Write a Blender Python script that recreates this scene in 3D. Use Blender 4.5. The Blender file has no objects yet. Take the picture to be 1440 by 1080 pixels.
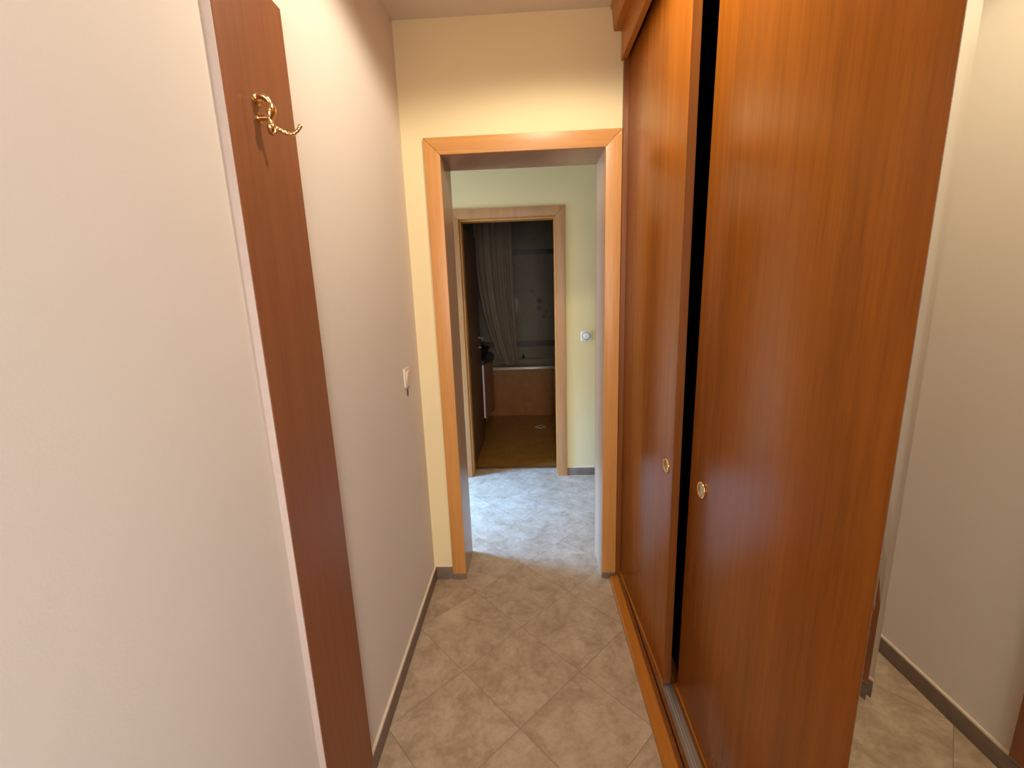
import bpy, bmesh, math, random
from mathutils import Vector, Matrix
random.seed(4)
C = bpy.context.scene.collection
sc = bpy.context.scene
PI = math.pi

# ------------------------------------------------------------------ helpers
def box(bm, x0, x1, y0, y1, z0, z1, bevel=0.0, seg=2):
    vs = [bm.verts.new((x, y, z)) for x in (x0, x1) for y in (y0, y1) for z in (z0, z1)]
    f = [(0,1,3,2), (4,6,7,5), (0,4,5,1), (2,3,7,6), (0,2,6,4), (1,5,7,3)]
    fs = [bm.faces.new([vs[i] for i in q]) for q in f]
    if bevel > 0:
        es = set(e for q in fs for e in q.edges)
        bmesh.ops.bevel(bm, geom=list(es), offset=bevel, segments=seg, profile=0.6, affect='EDGES')
    return vs

def prism(bm, pts, axis, a0, a1):
    """extrude a 2-D outline along an axis; pts are the two other coordinates in xyz order"""
    def mk(p, a):
        c = list(p); c.insert('xyz'.index(axis), a); return bm.verts.new(c)
    A = [mk(p, a0) for p in pts]; B = [mk(p, a1) for p in pts]
    n = len(pts)
    bm.faces.new(A); bm.faces.new(B[::-1])
    for i in range(n):
        bm.faces.new((A[i], B[i], B[(i+1) % n], A[(i+1) % n]))

def tube(bm, pts, radii, n=10, flat=None):
    pts = [Vector(p) for p in pts]
    if not isinstance(radii, (list, tuple)): radii = [radii]*len(pts)
    rings = []
    up = Vector((0, 1, 0.01))
    for i, p in enumerate(pts):
        t = (pts[min(i+1, len(pts)-1)] - pts[max(i-1, 0)]).normalized()
        a = t.cross(up)
        if a.length < 1e-4: a = t.cross(Vector((1, 0, 0)))
        a.normalize(); b = t.cross(a).normalized()
        kb = flat if flat else 1
        rings.append([bm.verts.new(p + a*radii[i]*math.cos(2*PI*k/n) + b*radii[i]*kb*math.sin(2*PI*k/n)) for k in range(n)])
    for i in range(len(rings)-1):
        for k in range(n):
            bm.faces.new((rings[i][k], rings[i][(k+1) % n], rings[i+1][(k+1) % n], rings[i+1][k]))
    bm.faces.new(rings[0][::-1]); bm.faces.new(rings[-1])

def spline(pts, n=6):
    """Catmull-Rom through the points"""
    P = [Vector(p) for p in pts]; P = [2*P[0]-P[1]] + P + [2*P[-1]-P[-2]]
    out = []
    for i in range(1, len(P)-2):
        for k in range(n):
            t = k/n; a, b, c, d = P[i-1], P[i], P[i+1], P[i+2]
            out.append(0.5*((2*b) + (c-a)*t + (2*a-5*b+4*c-d)*t*t + (3*b-a-3*c+d)*t**3))
    out.append(P[-2]); return out

def lathe(bm, prof, centre, axis='x', n=32):
    """prof: (radius, offset along axis)"""
    rings = []
    for r, h in prof:
        ring = []
        for k in range(n):
            a = 2*PI*k/n; u, v = r*math.cos(a), r*math.sin(a)
            p = {'x': (h, u, v), 'y': (u, h, v), 'z': (u, v, h)}[axis]
            ring.append(bm.verts.new(Vector(centre) + Vector(p)))
        rings.append(ring)
    for i in range(len(rings)-1):
        for k in range(n):
            bm.faces.new((rings[i][k], rings[i][(k+1) % n], rings[i+1][(k+1) % n], rings[i+1][k]))
    bm.faces.new(rings[0][::-1]); bm.faces.new(rings[-1])

def obj(name, bm, mat, parent=None, smooth=False, angle=35):
    bmesh.ops.recalc_face_normals(bm, faces=bm.faces[:])
    me = bpy.data.meshes.new(name); bm.to_mesh(me); bm.free()
    me.materials.append(mat)
    if smooth:
        for p in me.polygons: p.use_smooth = True
        me.set_sharp_from_angle(angle=math.radians(angle))
    o = bpy.data.objects.new(name, me); C.objects.link(o)
    if parent:
        o.parent = parent
        o.matrix_parent_inverse = parent.matrix_world.inverted()
    return o

def boxobj(name, mat, dims, parent=None, bevel=0.0):
    bm = bmesh.new(); box(bm, *dims, bevel=bevel)
    return obj(name, bm, mat, parent, smooth=bevel > 0, angle=60)

def empty(name, loc):
    o = bpy.data.objects.new(name, None); C.objects.link(o); o.location = loc
    o.matrix_world = Matrix.Translation(loc)
    o.empty_display_size = 0.05
    return o

def struct(o, label=None, cat=None):
    o['kind'] = 'structure'
    if label: o['label'] = label
    if cat: o['category'] = cat
    return o

def tag(o, label, cat, group=None):
    o['label'] = label; o['category'] = cat
    if group: o['group'] = group
    return o

# ------------------------------------------------------------------ materials
def newmat(name):
    m = bpy.data.materials.new(name); m.use_nodes = True
    nt = m.node_tree; b = nt.nodes['Principled BSDF']
    return m, nt, b

def N(nt, t, **kw):
    n = nt.nodes.new(t)
    for k, v in kw.items():
        if k in n.inputs: n.inputs[k].default_value = v
        else: setattr(n, k, v)
    return n

def ramp(nt, src, stops):
    r = nt.nodes.new('ShaderNodeValToRGB')
    e = r.color_ramp.elements
    while len(e) < len(stops): e.new(0.5)
    for i, (p, c) in enumerate(stops):
        e[i].position = p; e[i].color = (*c, 1)
    nt.links.new(src, r.inputs['Fac']); return r

def plain(name, col, rough=0.5, metal=0.0, spec=0.5, noise=0.0, scale=8):
    m, nt, b = newmat(name)
    b.inputs['Roughness'].default_value = rough; b.inputs['Metallic'].default_value = metal
    b.inputs['Specular IOR Level'].default_value = spec
    tc = N(nt, 'ShaderNodeTexCoord'); nz = N(nt, 'ShaderNodeTexNoise', Scale=float(scale), Detail=4.0)
    nt.links.new(tc.outputs['Object'], nz.inputs['Vector'])
    k = 1-noise
    r = ramp(nt, nz.outputs['Fac'], [(0.3, tuple(c*k for c in col)), (0.7, col)])
    nt.links.new(r.outputs['Color'], b.inputs['Base Color'])
    return m

def wallmat(name, col, rough=0.75, bump=0.12):
    m, nt, b = newmat(name)
    tc = N(nt, 'ShaderNodeTexCoord')
    n1 = N(nt, 'ShaderNodeTexNoise', Scale=1.6, Detail=3.0); nt.links.new(tc.outputs['Object'], n1.inputs['Vector'])
    r = ramp(nt, n1.outputs['Fac'], [(0.3, tuple(c*0.95 for c in col)), (0.7, col)])
    nt.links.new(r.outputs['Color'], b.inputs['Base Color'])
    n2 = N(nt, 'ShaderNodeTexNoise', Scale=230.0, Detail=3.0); nt.links.new(tc.outputs['Object'], n2.inputs['Vector'])
    n3 = N(nt, 'ShaderNodeTexNoise', Scale=14.0, Detail=2.0); nt.links.new(tc.outputs['Object'], n3.inputs['Vector'])
    mx = N(nt, 'ShaderNodeMath', operation='MULTIPLY_ADD'); mx.inputs[1].default_value = 4.0
    nt.links.new(n3.outputs['Fac'], mx.inputs[0]); nt.links.new(n2.outputs['Fac'], mx.inputs[2])
    bp = N(nt, 'ShaderNodeBump', Strength=bump, Distance=0.002)
    nt.links.new(mx.outputs[0], bp.inputs['Height']); nt.links.new(bp.outputs['Normal'], b.inputs['Normal'])
    b.inputs['Roughness'].default_value = rough; b.inputs['Specular IOR Level'].default_value = 0.25
    return m

def wood(name, dark, mid, light, axis='z', rough=0.32, fine=1.0, spec=0.5, seed=0.0):
    m, nt, b = newmat(name)
    tc = N(nt, 'ShaderNodeTexCoord')
    def nz(across, along, det, dist, off):
        mp = N(nt, 'ShaderNodeMapping')
        s = [across]*3; s['xyz'.index(axis)] = along
        mp.inputs['Scale'].default_value = s; mp.inputs['Location'].default_value = (off+seed, off*2+seed, off*3)
        nt.links.new(tc.outputs['Object'], mp.inputs['Vector'])
        n = N(nt, 'ShaderNodeTexNoise', Scale=1.0, Detail=det, Roughness=0.6, Distortion=dist)
        nt.links.new(mp.outputs['Vector'], n.inputs['Vector']); return n
    broad = nz(9*fine, 0.45, 3.0, 0.6, 3.1)
    grain = nz(70*fine, 1.6, 4.0, 0.3, 7.7)
    pores = nz(260*fine, 9.0, 2.0, 0.0, 1.3)
    a = N(nt, 'ShaderNodeMath', operation='MULTIPLY_ADD'); a.inputs[1].default_value = 0.5
    nt.links.new(broad.outputs['Fac'], a.inputs[0])
    g = N(nt, 'ShaderNodeMath', operation='MULTIPLY'); g.inputs[1].default_value = 0.5
    nt.links.new(grain.outputs['Fac'], g.inputs[0]); nt.links.new(g.outputs[0], a.inputs[2])
    r = ramp(nt, a.outputs[0], [(0.34, dark), (0.5, mid), (0.66, light)])
    p = ramp(nt, pores.outputs['Fac'], [(0.36, (0.84,)*3), (0.5, (1,)*3)])
    mx = N(nt, 'ShaderNodeMix', data_type='RGBA', blend_type='MULTIPLY'); mx.inputs[0].default_value = 0.7
    nt.links.new(r.outputs['Color'], mx.inputs[6]); nt.links.new(p.outputs['Color'], mx.inputs[7])
    nt.links.new(mx.outputs[2], b.inputs['Base Color'])
    b.inputs['Roughness'].default_value = rough; b.inputs['Specular IOR Level'].default_value = spec
    bp = N(nt, 'ShaderNodeBump', Strength=0.04, Distance=0.001)
    nt.links.new(grain.outputs['Fac'], bp.inputs['Height']); nt.links.new(bp.outputs['Normal'], b.inputs['Normal'])
    return m

def tilemat(name, period, cu, cv, cols, grout, gw=0.0016, rough=0.4, diag=True, plane='xy'):
    """square tiles; grout lines where (x-y) or (x+y) hit the lattice (diag), else straight lines"""
    m, nt, b = newmat(name)
    geo = N(nt, 'ShaderNodeNewGeometry')
    sp = N(nt, 'ShaderNodeSeparateXYZ'); nt.links.new(geo.outputs['Position'], sp.inputs[0])
    X, Y = sp.outputs['XYZ'.index(plane[0].upper())], sp.outputs['XYZ'.index(plane[1].upper())]
    def math2(op, a, bb):
        n = N(nt, 'ShaderNodeMath', operation=op)
        for i, v in enumerate((a, bb)):
            if isinstance(v, (int, float)): n.inputs[i].default_value = v
            else: nt.links.new(v, n.inputs[i])
        return n.outputs[0]
    if diag: U, V, k = math2('SUBTRACT', X, Y), math2('ADD', X, Y), 1/math.sqrt(2)
    else: U, V, k = X, Y, 1.0
    def dist(s, c, per):
        t = math2('DIVIDE', math2('SUBTRACT', s, c), per)
        fl = math2('FLOOR', t, 0); fr = math2('SUBTRACT', t, fl)
        d = math2('SUBTRACT', 0.5, math2('ABSOLUTE', math2('SUBTRACT', fr, 0.5), 0))
        return math2('MULTIPLY', d, per*k), fl
    pu, pv = period if isinstance(period, tuple) else (period, period)
    du, fu = dist(U, cu, pu); dv, fv = dist(V, cv, pv)
    d = math2('MINIMUM', du, dv)
    line = N(nt, 'ShaderNodeMapRange'); line.inputs['From Min'].default_value = gw*0.6; line.inputs['From Max'].default_value = gw*1.4
    line.inputs['To Min'].default_value = 1; line.inputs['To Max'].default_value = 0
    nt.links.new(d, line.inputs['Value'])
    # per-tile variation
    cb = N(nt, 'ShaderNodeCombineXYZ'); nt.links.new(fu, cb.inputs[0]); nt.links.new(fv, cb.inputs[1])
    wn = N(nt, 'ShaderNodeTexWhiteNoise', noise_dimensions='3D'); nt.links.new(cb.outputs[0], wn.inputs['Vector'])
    # mottled clouds
    off = N(nt, 'ShaderNodeVectorMath', operation='MULTIPLY_ADD'); off.inputs[1].default_value = (7, 7, 7)
    nt.links.new(wn.outputs['Color'], off.inputs[0]); nt.links.new(geo.outputs['Position'], off.inputs[2])
    n1 = N(nt, 'ShaderNodeTexNoise', Scale=9.0, Detail=7.0, Roughness=0.68, Distortion=0.5)
    nt.links.new(off.outputs[0], n1.inputs['Vector'])
    n2 = N(nt, 'ShaderNodeTexNoise', Scale=48.0, Detail=5.0, Roughness=0.7); nt.links.new(off.outputs[0], n2.inputs['Vector'])
    s = math2('ADD', math2('MULTIPLY', n1.outputs['Fac'], 0.68), math2('MULTIPLY', n2.outputs['Fac'], 0.32))
    s = math2('ADD', s, math2('MULTIPLY', math2('SUBTRACT', wn.outputs['Value'], 0.5), 0.05))
    r = ramp(nt, s, [(0.38, cols[0]), (0.5, cols[1]), (0.62, cols[2])])
    mx = N(nt, 'ShaderNodeMix', data_type='RGBA'); nt.links.new(line.outputs[0], mx.inputs[0])
    nt.links.new(r.outputs['Color'], mx.inputs[6]); mx.inputs[7].default_value = (*grout, 1)
    nt.links.new(mx.outputs[2], b.inputs['Base Color'])
    b.inputs['Roughness'].default_value = rough
    bp = N(nt, 'ShaderNodeBump', Strength=0.5, Distance=0.0012); bp.invert = True
    nt.links.new(line.outputs[0], bp.inputs['Height']); nt.links.new(bp.outputs['Normal'], b.inputs['Normal'])
    return m

M_cream = wallmat('cream_paint', (0.76, 0.685, 0.60), bump=0.10)
M_yellow = wallmat('yellow_paint', (0.87, 0.73, 0.44))
M_hall = wallmat('pale_yellow_paint', (0.88, 0.75, 0.45))
M_ceil = wallmat('ceiling_paint', (0.80, 0.72, 0.63))
M_cherry = wood('cherry_laminate', (0.25, 0.070, 0.005), (0.31, 0.090, 0.007), (0.37, 0.112, 0.010), rough=0.23, fine=.6, spec=.2)
M_cherry_y = wood('cherry_laminate_long', (0.42, 0.135, 0.012), (0.49, 0.165, 0.015), (0.55, 0.195, 0.02), axis='y', rough=0.32)
M_edge = wood('cherry_edge', (0.17, 0.05, 0.008), (0.22, 0.065, 0.010), (0.27, 0.085, 0.014), rough=0.4)
M_board = wood('board_cherry', (0.215, 0.068, 0.022), (0.245, 0.079, 0.026), (0.28, 0.092, 0.031), rough=0.42, seed=4)
M_beech = wood('beech_casing', (0.56, 0.25, 0.065), (0.63, 0.29, 0.08), (0.68, 0.325, 0.095), rough=0.38, fine=1.3)
M_beech_x = wood('beech_header', (0.56, 0.25, 0.065), (0.63, 0.29, 0.08), (0.68, 0.325, 0.095), axis='x', rough=0.38, fine=1.3)
M_jamb = wood('beech_lining_lit', (0.60, 0.42, 0.29), (0.65, 0.46, 0.32), (0.70, 0.50, 0.36), rough=0.3, fine=1.3)  # right jamb: daylight on the lining painted in as a paler tone
M_jamb_shaded = wood('beech_lining_shaded', (0.40, 0.24, 0.15), (0.45, 0.27, 0.17), (0.50, 0.31, 0.20), rough=0.3, fine=1.3)  # same lining for left and head, shade painted in as a darker tone
M_beech2 = wood('light_beech', (0.42, 0.21, 0.09), (0.48, 0.245, 0.105), (0.53, 0.28, 0.125), rough=0.4, fine=1.3)
M_leaf = wood('bathroom_door_wood', (0.11, 0.05, 0.022), (0.14, 0.064, 0.028), (0.17, 0.078, 0.034), rough=0.45)
M_paleedge = plain('pale_edge', (0.60, 0.48, 0.42), 0.7, noise=0.08, scale=30)
M_brass = plain('brass', (0.86, 0.62, 0.30), 0.16, 1.0)
M_chrome = plain('chrome', (0.85, 0.85, 0.85), 0.12, 1.0)
M_alu = plain('aluminium', (0.62, 0.58, 0.54), 0.35, 0.85)
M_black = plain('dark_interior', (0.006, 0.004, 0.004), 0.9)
M_white = plain('white_plastic', (0.80, 0.80, 0.78), 0.3)
M_cream_pl = plain('cream_plastic', (0.76, 0.62, 0.52), 0.4)
M_skirt = plain('skirting_tile', (0.23, 0.165, 0.125), 0.45, noise=0.22, scale=25)
M_ledge = plain('skirting_grout', (0.80, 0.68, 0.52), 0.7)
M_mirror = plain('mirror_silver', (0.79, 0.79, 0.68), 0.0, 1.0)
M_glassedge = plain('mirror_edge', (0.50, 0.47, 0.50), 0.25, 0.8, noise=0.4, scale=140)
M_curtain = plain('curtain_cloth', (0.40, 0.31, 0.24), 0.8, noise=0.1)
M_tub = plain('tub_enamel', (0.42, 0.36, 0.29), 0.2)
M_darkstone = plain('dark_basin', (0.035, 0.022, 0.02), 0.3)
M_chip = plain('bare_plaster', (0.22, 0.13, 0.08), 0.9, noise=0.4, scale=80)
M_dark = plain('dark_metal', (0.03, 0.025, 0.02), 0.4, 0.5)
M_petal = plain('flower_brown', (0.06, 0.04, 0.028), 0.4)
M_border = plain('border_tile', (0.07, 0.045, 0.028), 0.4, noise=0.5, scale=12)

M_floor = tilemat('floor_tile', 0.4575, -1.271, 1.598,
                  [(0.38, 0.265, 0.17), (0.49, 0.355, 0.24), (0.60, 0.455, 0.325)], (0.29, 0.205, 0.13), gw=0.0011, rough=0.42)
M_bfloor = tilemat('bathroom_floor_tile', 0.4575, 0.1, 0.2,
                   [(0.27, 0.115, 0.014), (0.34, 0.15, 0.021), (0.41, 0.19, 0.032)], (0.17, 0.08, 0.025), rough=0.35)
M_btile = tilemat('bathroom_wall_tile', (0.33, 0.25), -0.186, 0.08,
                  [(0.24, 0.205, 0.15), (0.27, 0.235, 0.17), (0.31, 0.265, 0.195)], (0.22, 0.185, 0.135), rough=0.55, diag=False, plane='xz')
M_tubtile = tilemat('tub_panel_tile', (0.33, 0.60), -0.40, -0.03,
                    [(0.23, 0.078, 0.008), (0.28, 0.097, 0.011), (0.32, 0.115, 0.015)], (0.15, 0.06, 0.018), rough=0.5, diag=False, plane='xz')

# ------------------------------------------------------------------ camera (from vanishing points)
f_px = 610.25
p_, r_, y_ = 0.2055151, -0.0349505, 0.0427131
cy, sy = math.cos(y_), math.sin(y_)
right = Vector((cy, sy, 0)); fwd = Vector((-sy, cy, 0)); up = Vector((0, 0, 1))
f2 = fwd*math.cos(p_) - up*math.sin(p_); u2 = up*math.cos(p_) + fwd*math.sin(p_)
r3 = right*math.cos(r_) + u2*math.sin(r_); u3 = u2*math.cos(r_) - right*math.sin(r_)
cam = bpy.data.cameras.new('camera'); camo = bpy.data.objects.new('camera', cam); C.objects.link(camo)
cam.sensor_width = 36; cam.sensor_fit = 'HORIZONTAL'; cam.lens = 36*f_px/1440; cam.clip_start = 0.02
mw = Matrix.Identity(4)
for i, v in enumerate((r3, u3, -f2)):
    for j in range(3): mw[j][i] = v[j]
mw.translation = (0, 0, 1.45)
camo.matrix_world = mw
sc.camera = camo

# ------------------------------------------------------------------ the setting
XL, XR = -0.523, 1.10          # corridor left wall, wall behind the wardrobe
YE, YE2 = 2.007, 2.235         # end wall with doorway
YH, YH2 = 3.30, 3.46           # hall wall with bathroom door
YB = -1.75
ZC = 2.55
HX0, HX1 = -2.3, 1.55          # hall extent
BX0, BX1, BY = -1.25, 0.95, 5.75

struct(boxobj('floor', M_floor, (HX0-.15, HX1+.15, YB-.15, YH2, -.12, 0)))
struct(boxobj('floor_bathroom', M_bfloor, (BX0-.15, BX1+.15, YH2, BY+.15, -.12, -0.002)))
bm = bmesh.new(); box(bm, HX0-.15, HX1+.15, YB-.15, BY+.15, ZC, ZC+.12)
struct(obj('ceiling', bm, M_ceil))
struct(boxobj('wall_left', M_cream, (XL-.15, XL, YB, YE, 0, ZC)))
struct(boxobj('wall_right', M_cream, (XR, XR+.15, YB, YE, 0, ZC)))
struct(boxobj('wall_back', M_cream, (XL-.15, XR+.15, YB-.15, YB, 0, ZC)))

def wall_hole(name, mat, x0, x1, y0, y1, hx0, hx1, hz):
    bm = bmesh.new()
    prism(bm, [(x0, 0), (hx0, 0), (hx0, hz), (hx1, hz), (hx1, 0), (x1, 0), (x1, ZC), (x0, ZC)], 'y', y0, y1)
    return struct(obj(name, bm, mat))
D1 = dict(x0=-.358, x1=.342, z=2.037)
D2 = dict(x0=-.487, x1=.213, z=1.985)
wall_hole('wall_end', M_yellow, HX0, HX1, YE, YE2, D1['x0']-.02, D1['x1']+.02, D1['z']+.02)
wall_hole('wall_hall', M_hall, HX0, HX1, YH, YH2, D2['x0']-.02, D2['x1']+.02, D2['z']+.02)
struct(boxobj('wall_hall_left', M_hall, (HX0-.15, HX0, YE, YH2, 0, ZC)))
struct(boxobj('wall_hall_right', M_hall, (HX1, HX1+.15, YE, YH2, 0, ZC)))
struct(boxobj('wall_bathroom_left', M_btile, (BX0-.15, BX0, YH2, BY, 0, ZC)))
struct(boxobj('wall_bathroom_right', M_btile, (BX1, BX1+.15, YH2, BY, 0, ZC)))
struct(boxobj('wall_bathroom_back', M_btile, (BX0-.15, BX1+.15, BY, BY+.15, 0, ZC)))

# tile skirtings with a pale plaster ledge
def skirting(name, x0, x1, y0, y1, z1, ledge=None, kind='y'):
    s = struct(boxobj(name, M_skirt, (x0, x1, y0, y1, 0, z1), bevel=0.0012))
    if ledge: boxobj('grout_ledge', M_ledge, ledge, s)
    return s
skirting('baseboard_left', XL, XL+.010, YB, YE, .066, (XL, XL+.0085, YB, YE, .066, .073))
skirting('baseboard_end', XL+.010, D1['x0']-.07, YE-.010, YE, .070, (XL+.010, D1['x0']-.07, YE-.006, YE, .070, .0735))
skirting('baseboard_hall', D2['x1']+.068, HX1, YH-.010, YH, .062, (D2['x1']+.068, HX1, YH-.007, YH, .062, .068))
skirting('baseboard_hall_left', HX0, D2['x0']-.068, YH-.010, YH, .062, (HX0, D2['x0']-.068, YH-.007, YH, .062, .068))

# ------------------------------------------------------------------ door frames
def casing_set(parent, d, yf, th, w, zfoot, mv, mh, wr=None):
    """mitred architrave: two uprights and a head on the face y=yf, proud by th towards the camera"""
    x0, x1, z = d['x0'], d['x1'], d['z']
    y0, y1 = yf-th, yf
    def piece(name, pts, mat):
        bm = bmesh.new(); prism(bm, pts, 'y', y0, y1)
        bmesh.ops.bevel(bm, geom=bm.edges[:], offset=.0018, segments=2, profile=.6, affect='EDGES')
        o = obj(name, bm, mat, parent, smooth=True, angle=50); return o
    g = .0004
    piece('casing', [(x0-w, zfoot), (x0, zfoot), (x0, z-g), (x0-w, z+w-g)], mv)
    piece('casing', [(x1, zfoot), (x1+w, zfoot), (x1+w, z+w-g), (x1, z-g)], mv)
    piece('head_casing', [(x0-w, z+w+g), (x0, z+g), (x1, z+g), (x1+w, z+w+g)], mh)

def lining(parent, d, y0, y1, t, mv, mh, zfoot=0.0, mr=None):
    x0, x1, z = d['x0'], d['x1'], d['z']
    boxobj('jamb', mv, (x0-t, x0, y0, y1, zfoot, z), parent)
    boxobj('jamb', mr or mv, (x1, x1+t, y0, y1, zfoot, z), parent)
    boxobj('head_jamb', mh, (x0-t, x1+t, y0, y1, z, z+t), parent)

M_jamb_x = M_jamb
d1 = empty('door_1', (0, YE, 0)); struct(d1, 'beech framed open doorway without a door at the corridor end', 'door frame')
casing_set(d1, D1, YE, .016, .068, .036, M_beech, M_beech_x)
lining(d1, D1, YE, YE2, .018, M_jamb_shaded, M_jamb_shaded, mr=M_jamb)
# back-side casing towards the hall
casing_set(d1, D1, YE2+.016, .016, .066, 0.0, M_beech2, M_beech2)
for xa, xb in ((D1['x0']-.068, D1['x0']-.001), (D1['x1']+.001, D1['x1']+.0685)):
    boxobj('tile_foot', M_skirt, (xa, xb, YE-.012, YE, 0, .0355), d1, bevel=.001)
# chipped mitre at the right head corner
bm = bmesh.new()
prism(bm, [(.398, 2.080), (.4035, 2.0865), (.4020, 2.0915), (.3985, 2.0850)], 'y', YE-.0168, YE-.0158)
obj('chip', bm, M_white, d1)

d2 = empty('door_2', (0, YH, 0)); struct(d2, 'light beech door frame of the dark bathroom across the hall', 'door frame')
casing_set(d2, D2, YH, .016, .068, 0.0, M_beech2, M_beech2)
lining(d2, D2, YH, YH2, .018, M_beech2, M_beech2)
# rebate stop
def stop(dims): boxobj('door_stop', M_beech, dims, d2, bevel=.001)
stop((D2['x0'], D2['x0']+.012, YH+.02, YH+.11, 0, D2['z']-.012))
stop((D2['x1']-.012, D2['x1'], YH+.02, YH+.11, 0, D2['z']-.012))
stop((D2['x0'], D2['x1'], YH+.02, YH+.11, D2['z']-.012, D2['z']))
boxobj('threshold', M_leaf, (D2['x0'], D2['x1'], YH2-.018, YH2+.012, 0.0, .008), d2, bevel=.002)
# open leaf swung into the bathroom
leaf = boxobj('door_leaf', M_leaf, (0, .040, .0, .72, .012, 1.965), d2, bevel=.002)
ang = math.radians(-1.6)
leaf.matrix_world = Matrix.Translation((-.531, YH2+.012, 0)) @ Matrix.Rotation(ang, 4, 'Z')
def on_leaf(name, bm, mat):
    o = obj(name, bm, mat); o.parent = leaf; return o
bm = bmesh.new()
lathe(bm, [(.022, 0), (.022, .006), (.010, .008), (.010, .040)], (.040, .665, 1.045), 'x', 18)
tube(bm, spline([(.078, .667, 1.045), (.082, .640, 1.045), (.082, .56, 1.043)], 5), .009, 10)
on_leaf('handle', bm, M_chrome)
bm = bmesh.new(); lathe(bm, [(.020, 0), (.020, .005), (.008, .006), (.006, .012)], (.040, .665, .955), 'x', 18)
on_leaf('key_rosette', bm, M_chrome)
for z in (.27, .95, 1.72):
    bm = bmesh.new(); lathe(bm, [(.0065, 0), (.0065, .07)], (D2['x0']+.010, YH2+.004, z), 'z', 12)
    obj('hinge', bm, M_dark, d2)

# ------------------------------------------------------------------ wardrobe
w = empty('sliding_wardrobe', (.75, .8, 0))
tag(w, 'tall cherry wood sliding door wardrobe filling the right side of the corridor', 'wardrobe')
WX = .378
WY0, WY1 = -.425, 1.9855
bm = bmesh.new()
prism(bm, [(WX, 0.0), (WX, .014), (WX+.006, .022), (.418, .026), (.418, 0.0)], 'y', WY0, WY1)
obj('base_board', bm, M_cherry_y, w)
bm = bmesh.new(); box(bm, .418, .434, WY0, WY1, 0, .030, .002); box(bm, .436, .4465, WY0, WY1, 0, .042, .002); box(bm, .4865, .4905, WY0, WY1, .03, .042, .001); obj('base_lip', bm, M_edge, w)
boxobj('plinth', M_cherry_y, (.436, 1.08, WY0, WY1, 0, .030), w)
# double aluminium track
bm = bmesh.new()
box(bm, .447, .486, WY0, WY1, .0301, .036)
for x in (.462, .470): box(bm, x, x+.0025, WY0, WY1, .036, .040)
obj('floor_track', bm, M_alu, w)
boxobj('side_panel', M_edge, (.4115, 1.08, 1.9865, 2.004, 0, 2.50), w)
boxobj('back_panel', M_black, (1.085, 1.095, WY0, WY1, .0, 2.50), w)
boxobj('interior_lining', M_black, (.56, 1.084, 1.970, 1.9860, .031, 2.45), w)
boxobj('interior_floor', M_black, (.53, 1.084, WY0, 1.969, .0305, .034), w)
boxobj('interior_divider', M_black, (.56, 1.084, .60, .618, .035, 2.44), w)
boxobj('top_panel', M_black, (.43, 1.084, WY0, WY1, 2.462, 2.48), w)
boxobj('end_panel', M_edge, (.424, 1.08, WY0-.018, WY0, 0, 2.50), w)
# fascia and crown
bm = bmesh.new(); box(bm, .402, .424, WY0, 2.004, 2.357, 2.466, .0015); obj('fascia', bm, M_cherry_y, w)
bm = bmesh.new()
prism(bm, [(.402, 2.463), (.374, 2.463), (.370, 2.470), (.364, 2.535), (.356, 2.5495), (.46, 2.5495), (.46, 2.467), (.402, 2.467)], 'y', WY0, 2.004)
obj('crown_moulding', bm, M_cherry_y, w)
# sliding doors
def pull(parent, x, y, z):
    bm = bmesh.new()
    prof = [(.0255, .0), (.0262, -.002), (.0250, -.0042), (.0225, -.0045), (.0200, -.003), (.0185, .0005)]
    n = 36
    # ring
    lathe(bm, prof, (x, y, z), 'x', n)
    o = obj('finger_pull', bm, M_brass, parent, smooth=True, angle=70)
    bm = bmesh.new()
    lathe(bm, [(.0188, -.0006), (.0165, .0006), (.004, .0013), (.0038, -.0014), (.0005, -.0018)], (x, y, z), 'x', n)
    c = obj('cup', bm, M_darkbrass, o, smooth=True, angle=70)
    # beaded rope on the rim
    bm = bmesh.new()
    for k in range(30):
        a = 2*PI*k/30
        mt = Matrix.Translation((x-.0046, y+.0218*math.cos(a), z+.0218*math.sin(a)))
        bmesh.ops.create_icosphere(bm, subdivisions=1, radius=.0019, matrix=mt)
    obj('beading', bm, M_brass, o, smooth=True, angle=80)
    return o
M_darkbrass = plain('brass_cup', (0.50, 0.36, 0.20), 0.22, 1.0)

dA = boxobj('door', M_cherry, (.452, .478, 1.338, 1.984, .046, 2.43), w, bevel=.0012)
dA['label'] = 'far sliding door next to the doorway'
bm = bmesh.new(); box(bm, .4522, .4778, 1.3360, 1.3378, .047, 2.43); obj('edge_band', bm, M_edge, dA)
bm = bmesh.new(); box(bm, .4495, .4535, 1.340, 1.984, .036, .052, .0008); obj('bottom_rail', bm, M_cherry_y, dA)
pull(dA, .452, 1.390, .867)
dA.matrix_world = Matrix.Translation((.453, 1.338, 0)) @ Matrix.Rotation(math.radians(1.9), 4, 'Z') @ Matrix.Translation((-.452, -1.338, 0)) @ dA.matrix_world
dB = boxobj('door', M_cherry, (.494, .518, .45, 1.3100, .046, 2.43), w, bevel=.0012)
dB['label'] = 'large middle sliding door set back behind its neighbours'
bm = bmesh.new(); box(bm, .4915, .4955, .45, 1.309, .036, .052, .0008); obj('bottom_rail', bm, M_cherry_y, dB)
pull(dB, .494, 1.216, .862)
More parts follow.
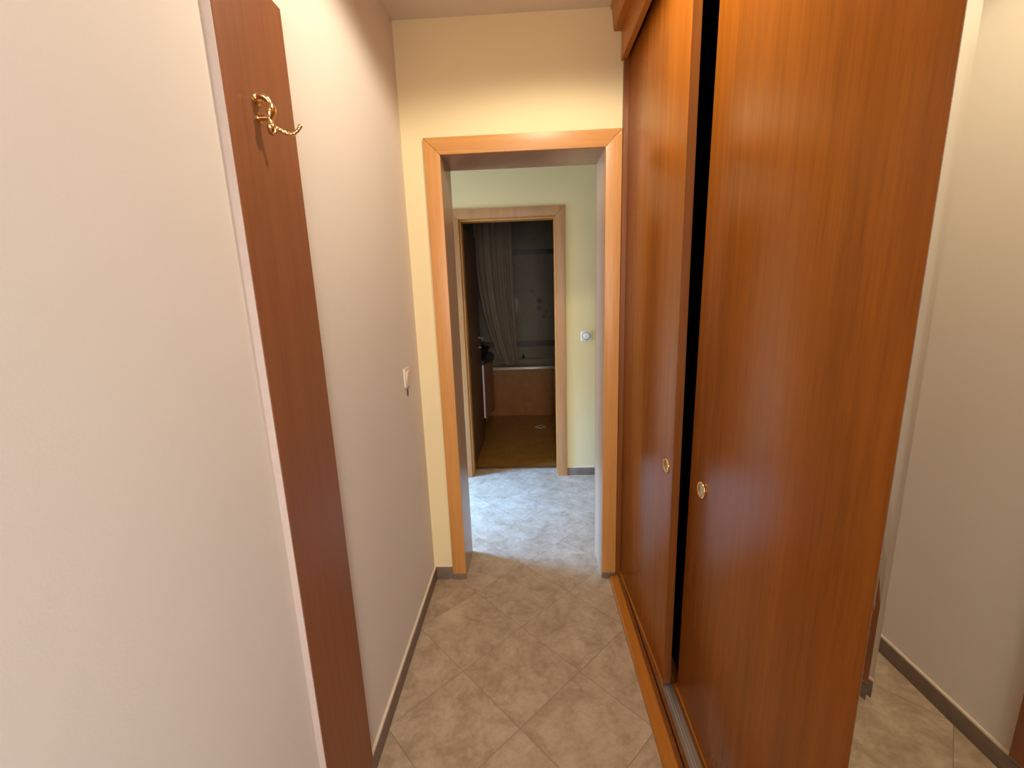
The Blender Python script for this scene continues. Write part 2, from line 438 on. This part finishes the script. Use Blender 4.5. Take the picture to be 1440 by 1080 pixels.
# the middle door hangs slightly out of plumb
tilt = math.radians(1.25)
dB.matrix_world = Matrix.Translation((.5, .9, .05)) @ Matrix.Rotation(tilt, 4, 'X') @ Matrix.Translation((-.5, -.9, -.05)) @ dB.matrix_world
dC = boxobj('door', M_cherry, (.4465, .472, -.40, .5095, .046, 2.43), w)
dC['label'] = 'nearest sliding door faced with a bevelled mirror'
BW, BD = .0145, .00152
bm = bmesh.new()
ya, yb, za, zb = -.40, .510, .050, 2.425
xo = .4410; xi = xo + BD
# the far bevel is slightly warped: steeper low down, in two facets
NS = 48
MID = .55
TI = math.tan(math.radians(7.9))
def sm(t): t = max(0, min(1, t)); return t*t*(3-2*t)
def rise(z):
    a = 9.3 - 1.6*sm((z-.95)/.30)
    return TI*BW*(1-MID) + math.tan(math.radians(a))*BW*MID
zi = [za+BW + (zb-za-2*BW)*k/NS for k in range(NS+1)]
zo = [za] + zi[1:-1] + [zb]
Fn = [bm.verts.new((xo, ya+BW, z)) for z in (zi[0], zi[-1])]
Ff = [bm.verts.new((xo, yb-BW, z)) for z in zi]
Mf = [bm.verts.new((xo-TI*BW*(1-MID), yb-BW*MID, z)) for z in zi]
On = [bm.verts.new((xo-rise(z), ya, z)) for z in (za, zb)]
Of = [bm.verts.new((xo-rise(z), yb, z)) for z in zo]
Bn = [bm.verts.new((.4462, ya, z)) for z in (za, zb)]
Bf = [bm.verts.new((.4462, yb, z)) for z in zo]
bm.faces.new([Fn[0]] + Ff + [Fn[1]])
for k in range(NS):
    bm.faces.new((Ff[k], Ff[k+1], Mf[k+1], Mf[k])); bm.faces.new((Mf[k], Mf[k+1], Of[k+1], Of[k]))
    bm.faces.new((Of[k], Of[k+1], Bf[k+1], Bf[k]))
bm.faces.new((Fn[0], Fn[1], On[1], On[0])); bm.faces.new((On[0], On[1], Bn[1], Bn[0]))
bm.faces.new((Fn[0], Ff[0], Mf[0], Of[0], On[0])); bm.faces.new((On[0], Of[0], Bf[0], Bn[0]))
bm.faces.new((Fn[1], Ff[-1], Mf[-1], Of[-1], On[1])); bm.faces.new((On[1], Of[-1], Bf[-1], Bn[1]))
bm.faces.new([Bn[0]] + Bf + [Bn[1]])
mir = obj('mirror', bm, M_mirror, dC); mir['label'] = 'frameless silver mirror with a narrow bevel'
bm = bmesh.new(); box(bm, .4390, .4466, .5101, .5110, .050, 2.425); obj('mirror_edge', bm, M_glassedge, dC)
# this door stands a touch out of parallel in its track
dC.matrix_world = Matrix.Translation((.441, .51, 0)) @ Matrix.Rotation(math.radians(.93), 4, 'Z') @ Matrix.Translation((-.441, -.51, 0)) @ dC.matrix_world
# ------------------------------------------------------------------ coat board with brass hook
cb = empty('coat_rack_board', (XL, .925, .0745))
tag(cb, 'dark cherry wood coat board running up the left wall, brass hook near its top', 'coat rack')
BX = -.507
bm = bmesh.new(); box(bm, XL, BX, .808, 1.042, .0745, 2.055, .0008, 1); obj('board', bm, M_board, cb)
bm = bmesh.new(); box(bm, XL, BX-.0012, .8060, .8078, .0745, 2.055); obj('edge_band', bm, M_paleedge, cb)
hk = bmesh.new()
# openwork back plate standing off the board on two studs
Yh = .903
sp = spline([(BX+.001, Yh, 1.8275), (BX+.012, Yh, 1.8320), (BX+.022, Yh+.001, 1.8270), (BX+.0265, Yh+.003, 1.8130),
             (BX+.0240, Yh+.001, 1.8000), (BX+.0215, Yh, 1.7890), (BX+.0235, Yh, 1.7770), (BX+.0230, Yh, 1.7690)], 6)
rr = []
for i in range(len(sp)):
    t = i/(len(sp)-1)
    rr.append(.0042 + .0024*abs(math.sin(t*PI*3.0)) + (.0012 if t > .8 else 0))
tube(hk, sp, rr, 12, flat=1.7)
plate = obj('coat_hook', hk, M_brass, cb, smooth=True, angle=60)
bm = bmesh.new()
lathe(bm, [(.0105, .0), (.0105, .0018), (.0060, .004), (.0042, .012)], (BX, Yh, 1.8275), 'x', 20)
lathe(bm, [(.0095, .0), (.0095, .0018), (.0055, .004), (.0042, .021)], (BX, Yh, 1.7960), 'x', 20)
obj('stud', bm, M_brass, plate, smooth=True, angle=50)
bm = bmesh.new()
lathe(bm, [(.0005, -.004), (.0070, -.0035), (.0098, -.001), (.0098, .001), (.0070, .0035), (.0005, .004)], (BX+.024, Yh, 1.7740), 'y', 24)
obj('rosette', bm, M_brass, plate, smooth=True, angle=60)
bm = bmesh.new()
arm = spline([(BX+.024, Yh+.002, 1.7830), (BX+.031, Yh+.010, 1.7790), (BX+.041, Yh+.018, 1.7740), (BX+.052, Yh+.024, 1.7745), (BX+.061, Yh+.028, 1.7830), (BX+.064, Yh+.030, 1.7890)], 8)
ra = [.0031 + .0009*(i % 4 in (1, 2)) for i in range(len(arm))]
tube(bm, arm, ra, 10)
bmesh.ops.create_uvsphere(bm, u_segments=14, v_segments=8, radius=.0042, matrix=Matrix.Translation(arm[-1]))
obj('arm', bm, M_brass, plate, smooth=True, angle=70)

# ------------------------------------------------------------------ switches
s1 = empty('light_switch', (XL, 1.785, 1.12))
tag(s1, 'cream light switch on the left corridor wall beside the doorway', 'light switch')
bm = bmesh.new(); box(bm, XL, XL+.009, 1.745, 1.825, 1.080, 1.160, .003); obj('plate', bm, M_cream_pl, s1, True)
bm = bmesh.new(); prism(bm, [(XL+.009, 1.094), (XL+.017, 1.147), (XL+.009, 1.147)], 'y', 1.758, 1.812); obj('rocker', bm, M_cream_pl, s1)
bm = bmesh.new()
pts = []
for k in range(14):
    a = 2*PI*k/14; r = .62+.38*random.random()
    pts.append((1.79+.016*r*math.cos(a), 1.052+.026*r*math.sin(a)))
prism(bm, pts, 'x', XL, XL+.0006)
struct(obj('trim_1', bm, M_chip), 'bare patch of chipped plaster under the corridor light switch', 'wall damage')

s2 = empty('light_switch', (.432, YH, 1.118))
tag(s2, 'white square rotary switch on the hall wall right of the bathroom door', 'light switch')
bm = bmesh.new(); box(bm, .392, .472, YH-.012, YH, 1.078, 1.158, .006, 3); obj('plate', bm, M_white, s2, True)
bm = bmesh.new(); lathe(bm, [(.027, 0), (.027, -.004), (.021, -.012), (.019, -.020), (.004, -.021)], (.434, YH-.011, 1.118), 'y', 28)
obj('dial', bm, M_white, s2, True, 40)
bm = bmesh.new()
lathe(bm, [(.0310, 0), (.0310, -.0008), (.0275, -.0010), (.0275, 0)], (.434, YH-.0121, 1.118), 'y', 28)
obj('dial_ring', bm, plain('grey_plastic', (.25, .25, .24), .4), s2)

# ------------------------------------------------------------------ bathroom
tub = empty('bathtub', (-.12, 5.4, 0))
tag(tub, 'built-in white bathtub with brown tiled front panel at the far bathroom wall', 'bathtub')
boxobj('front_panel', M_tubtile, (BX0+.004, BX1-.004, 5.07, 5.11, 0, .565), tub)
bm = bmesh.new()
def rrect(x0, x1, y0, y1, r, z, n=6):
    out = []
    for cx, cy_, a0 in ((x1-r, y1-r, 0), (x0+r, y1-r, PI/2), (x0+r, y0+r, PI), (x1-r, y0+r, 1.5*PI)):
        for k in range(n+1):
            a = a0 + k/n*PI/2; out.append(bm.verts.new((cx+r*math.cos(a), cy_+r*math.sin(a), z)))
    return out
rings = [rrect(BX0+.004, BX1-.004, 5.055, BY-.004, .004, .566), rrect(BX0+.004, BX1-.004, 5.055, BY-.004, .004, .592), rrect(BX0+.007, BX1-.007, 5.06, BY-.007, .01, .600),
         rrect(BX0+.08, BX1-.08, 5.135, BY-.06, .12, .597), rrect(BX0+.10, BX1-.10, 5.155, BY-.08, .13, .575),
         rrect(BX0+.18, BX1-.18, 5.20, BY-.12, .14, .22), rrect(BX0+.26, BX1-.26, 5.27, BY-.19, .12, .16)]
for a, b_ in zip(rings, rings[1:]):
    n = len(a)
    for k in range(n): bm.faces.new((a[k], a[(k+1) % n], b_[(k+1) % n], b_[k]))
bm.faces.new(rings[-1]); 
obj('basin', bm, M_tub, tub, True, 50)
tp = empty('bath_tap', (-.08, 5.715, .60)); tag(tp, 'small chrome bath tap on the rear rim of the tub', 'tap')
bm = bmesh.new(); lathe(bm, [(.024, 0), (.024, .006), (.017, .012), (.016, .06)], (-.08, 5.716, .6), 'z', 20)
tube(bm, spline([(-.08, 5.712, .645), (-.08, 5.66, .66), (-.08, 5.615, .645)], 5), .010, 12)
obj('spout', bm, M_chrome, tp, True)
bm = bmesh.new(); box(bm, -.088, -.072, 5.66, 5.72, .661, .669, .003); obj('lever', bm, M_white, tp, True)

# tile borders and flower decor on the back wall
def border(i, z0, z1):
    bm = bmesh.new()
    x = BX0
    while x < BX1-.01:
        x2 = min(x+.165, BX1); box(bm, x+.001, x2-.001, BY-.003, BY, z0, z1); x = x2
    struct(obj('trim_%d' % i, bm, M_border), None)
border(2, 1.925, 1.990); border(3, .752, .832)
bm = bmesh.new()
def petal(cx, cz, a, l, wd):
    pts = []
    for k in range(12):
        t = 2*PI*k/12; u = l/2 + l/2*math.cos(t); v = wd/2*math.sin(t)
        pts.append((cx+u*math.cos(a)-v*math.sin(a), cz+u*math.sin(a)+v*math.cos(a)))
    prism(bm, pts, 'y', BY-.0015, BY)
for cx, cz, s, n in ((.150, 1.34, 1.0, 6), (.145, 1.25, 1.0, 5), (.055, 1.47, .7, 3), (.235, 1.21, .6, 3), (.21, 1.14, .7, 4)):
    for k in range(n): petal(cx, cz, 2*PI*k/n+.4, .048*s, .026*s)
for (xa, za), (xb, zb) in (((.055, 1.47), (.150, 1.34)), ((.15, 1.34), (.145, 1.25)), ((.145, 1.25), (.235, 1.21)), ((.235, 1.21), (.21, 1.14))):
    dx, dz = xb-xa, zb-za; L = math.hypot(dx, dz); nx, nz = -dz/L*.003, dx/L*.003
    prism(bm, [(xa+nx, za+nz), (xb+nx, zb+nz), (xb-nx, zb-nz), (xa-nx, za-nz)], 'y', BY-.0013, BY)
struct(obj('trim_4', bm, M_petal), 'brown flower motif on the bathroom wall tiles', 'tile decor')
bm = bmesh.new()   # pale jug/vase motif
prism(bm, [(-.17+.045*math.cos(t)+0, 1.30+.10*math.sin(t)) for t in [2*PI*k/20 for k in range(20)]], 'y', BY-.0012, BY)
struct(obj('trim_5', bm, plain('pale_motif', (.29, .25, .19), .4)), None)

# shower curtain
cu = empty('shower_curtain', (-.33, 5.10, .60))
tag(cu, 'pale pleated shower curtain drawn to the left side of the tub', 'curtain')
bm = bmesh.new()
nx, nz_ = 90, 30
grid = []
for j in range(nz_+1):
    t = j/nz_; z = 2.36 - t*(2.36-.602)
    s = t**3.0
    xl = -.60 + s*(.28); xr = -.165 + s*.035
    row = []
    for i in range(nx+1):
        u = i/nx
        ph = u*2*PI*6 + .5*math.sin(u*9)
        row.append(bm.verts.new((xl+(xr-xl)*u + .006*math.sin(ph*.5), 5.185 - .03*(1-t) + (.013+.014*t)*math.sin(ph) + .012*math.sin(u*7+t*2), z)))
    grid.append(row)
for j in range(nz_):
    for i in range(nx): bm.faces.new((grid[j][i], grid[j][i+1], grid[j+1][i+1], grid[j+1][i]))
obj('cloth', bm, M_curtain, cu, True, 180)
bm = bmesh.new(); tube(bm, [(BX0, 5.155, 2.375), (BX1, 5.155, 2.375)], .011, 12); obj('curtain_rail', bm, M_chrome, cu, True)

# vanity
va = empty('vanity_cabinet', (-.70, 4.65, 0))
tag(va, 'wooden bathroom vanity cabinet with bowed front behind the open door', 'cabinet')
M_van = wood('vanity_wood', (0.20, 0.08, 0.05), (0.26, 0.105, 0.065), (0.31, 0.13, 0.08), rough=0.3)
bow = [(-.492 + .075*math.sin(PI*k/12), 4.30 + .64*k/12) for k in range(13)]
bm = bmesh.new(); prism(bm, [(BX0+.01, 4.30)] + bow + [(BX0+.01, 4.94)], 'z', .19, .765)
obj('carcass', bm, M_van, va)
def doorleaf(k0, k1, name):
    bm = bmesh.new()
    inner = bow[k0:k1+1]
    prism(bm, inner + [(x+.018, y) for x, y in inner[::-1]], 'z', .205, .755)
    return obj(name, bm, M_van, va)
da = doorleaf(0, 6, 'door'); db = doorleaf(6, 12, 'door')
boxobj('edge_strip', plain('white_edge', (.62, .56, .55), .35), (-.478, -.461, 4.284, 4.299, .205, .755), va)
for k, (x, y) in enumerate(((-.52, 4.33), (-.52, 4.90), (-1.18, 4.33), (-1.18, 4.90))):
    bm = bmesh.new(); tube(bm, [(x, y, -.002), (x, y, .02), (x, y, .19)], [.014, .018, .022], 14); obj('leg', bm, M_van, va, True)
bm = bmesh.new()
bowt = [(-.455 + .075*math.sin(PI*k/12), 4.28 + .68*k/12) for k in range(13)]
prism(bm, [(BX0+.005, 4.28)] + bowt + [(BX0+.005, 4.96)], 'z', .766, .80)
obj('countertop', bm, M_darkstone, va)
ba = empty('washbasin', (-.62, 4.62, .80)); tag(ba, 'dark round washbasin standing on the vanity cabinet', 'washbasin')
bm = bmesh.new(); lathe(bm, [(.10, .0), (.13, .01), (.175, .085), (.182, .092), (.172, .09), (.125, .025), (.02, .015)], (-.60, 4.62, .8005), 'z', 32)
obj('bowl', bm, M_darkstone, ba, True, 60)

# floor drain
dr = empty('floor_drain', (.10, 4.60, 0)); tag(dr, 'small square chrome floor drain in the bathroom tiles', 'drain')
bm = bmesh.new()
a = .062
prism(bm, [(.10-a, 4.60), (.10, 4.60-a), (.10+a, 4.60), (.10, 4.60+a)], 'z', -.002, .001); obj('grate', bm, plain('steel', (.8, .8, .8), .35, .4), dr)
bm = bmesh.new(); lathe(bm, [(.022, 0), (.022, .0008), (.003, .0010)], (.10, 4.60, .001), 'z', 20); obj('cap', bm, M_dark, dr)

# ------------------------------------------------------------------ light
def spot(name, loc, target, size, blend, energy, col, rad=.03):
    l = bpy.data.lights.new(name, 'SPOT'); l.energy = energy; l.color = col
    l.spot_size = math.radians(size); l.spot_blend = blend; l.shadow_soft_size = rad
    o = bpy.data.objects.new(name, l); C.objects.link(o); o.location = loc
    o.rotation_euler = (Vector(target)-Vector(loc)).to_track_quat('-Z', 'Y').to_euler(); return o
def area(name, loc, target, sx, sy_, energy, col, spread=180):
    l = bpy.data.lights.new(name, 'AREA'); l.shape = 'RECTANGLE'; l.size = sx; l.size_y = sy_; l.energy = energy; l.color = col
    l.spread = math.radians(spread)
    o = bpy.data.objects.new(name, l); C.objects.link(o); o.location = loc
    o.rotation_euler = (Vector(target)-Vector(loc)).to_track_quat('-Z', 'Y').to_euler(); return o
WARM = (1.0, .89, .70)
spot('ceiling_spot_down', (.14, 1.14, 2.44), (.14, 1.14, 0), 167, .25, 28, WARM, .05)
spot('near_fill_spot', (.02, -.35, 2.44), (.02, -.35, 0), 165, .10, 10, WARM, .05)  # added fill for the camera end of the corridor, no known lamp
spot('ceiling_spot_wall', (.10, .80, 2.44), (-.523, 1.28, 1.82), 72, .10, 1.1, (1, .72, .22), .02)
area('hall_daylight', (-2.2, 2.75, 1.1), (-.2, 2.85, .1), .8, 1.2, 62, (.44, .62, 1.0))
area('hall_window_patch', (-1.9, 2.75, 1.7), (-.35, 2.83, 0), .4, .5, 17, (.12, .42, 1.0), 55)
area('side_daylight', (1.05, -1.15, 1.1), (-.5, .3, .4), .9, 1.6, 22, (.46, .66, 1.0))
area('back_fill', (.15, -1.65, 1.5), (-.35, 1.8, .6), .7, 1.2, 10.5, (1.0, .91, .82), 80)  # added warm fill aimed at the far left wall, no real opening there

w_ = bpy.data.worlds.new('world'); sc.world = w_; w_.use_nodes = True
w_.node_tree.nodes['Background'].inputs[0].default_value = (.8, .85, 1, 1)
w_.node_tree.nodes['Background'].inputs[1].default_value = 0.02
sc.view_settings.view_transform = 'Standard'
sc.view_settings.look = 'None'
sc.view_settings.exposure = 0.24
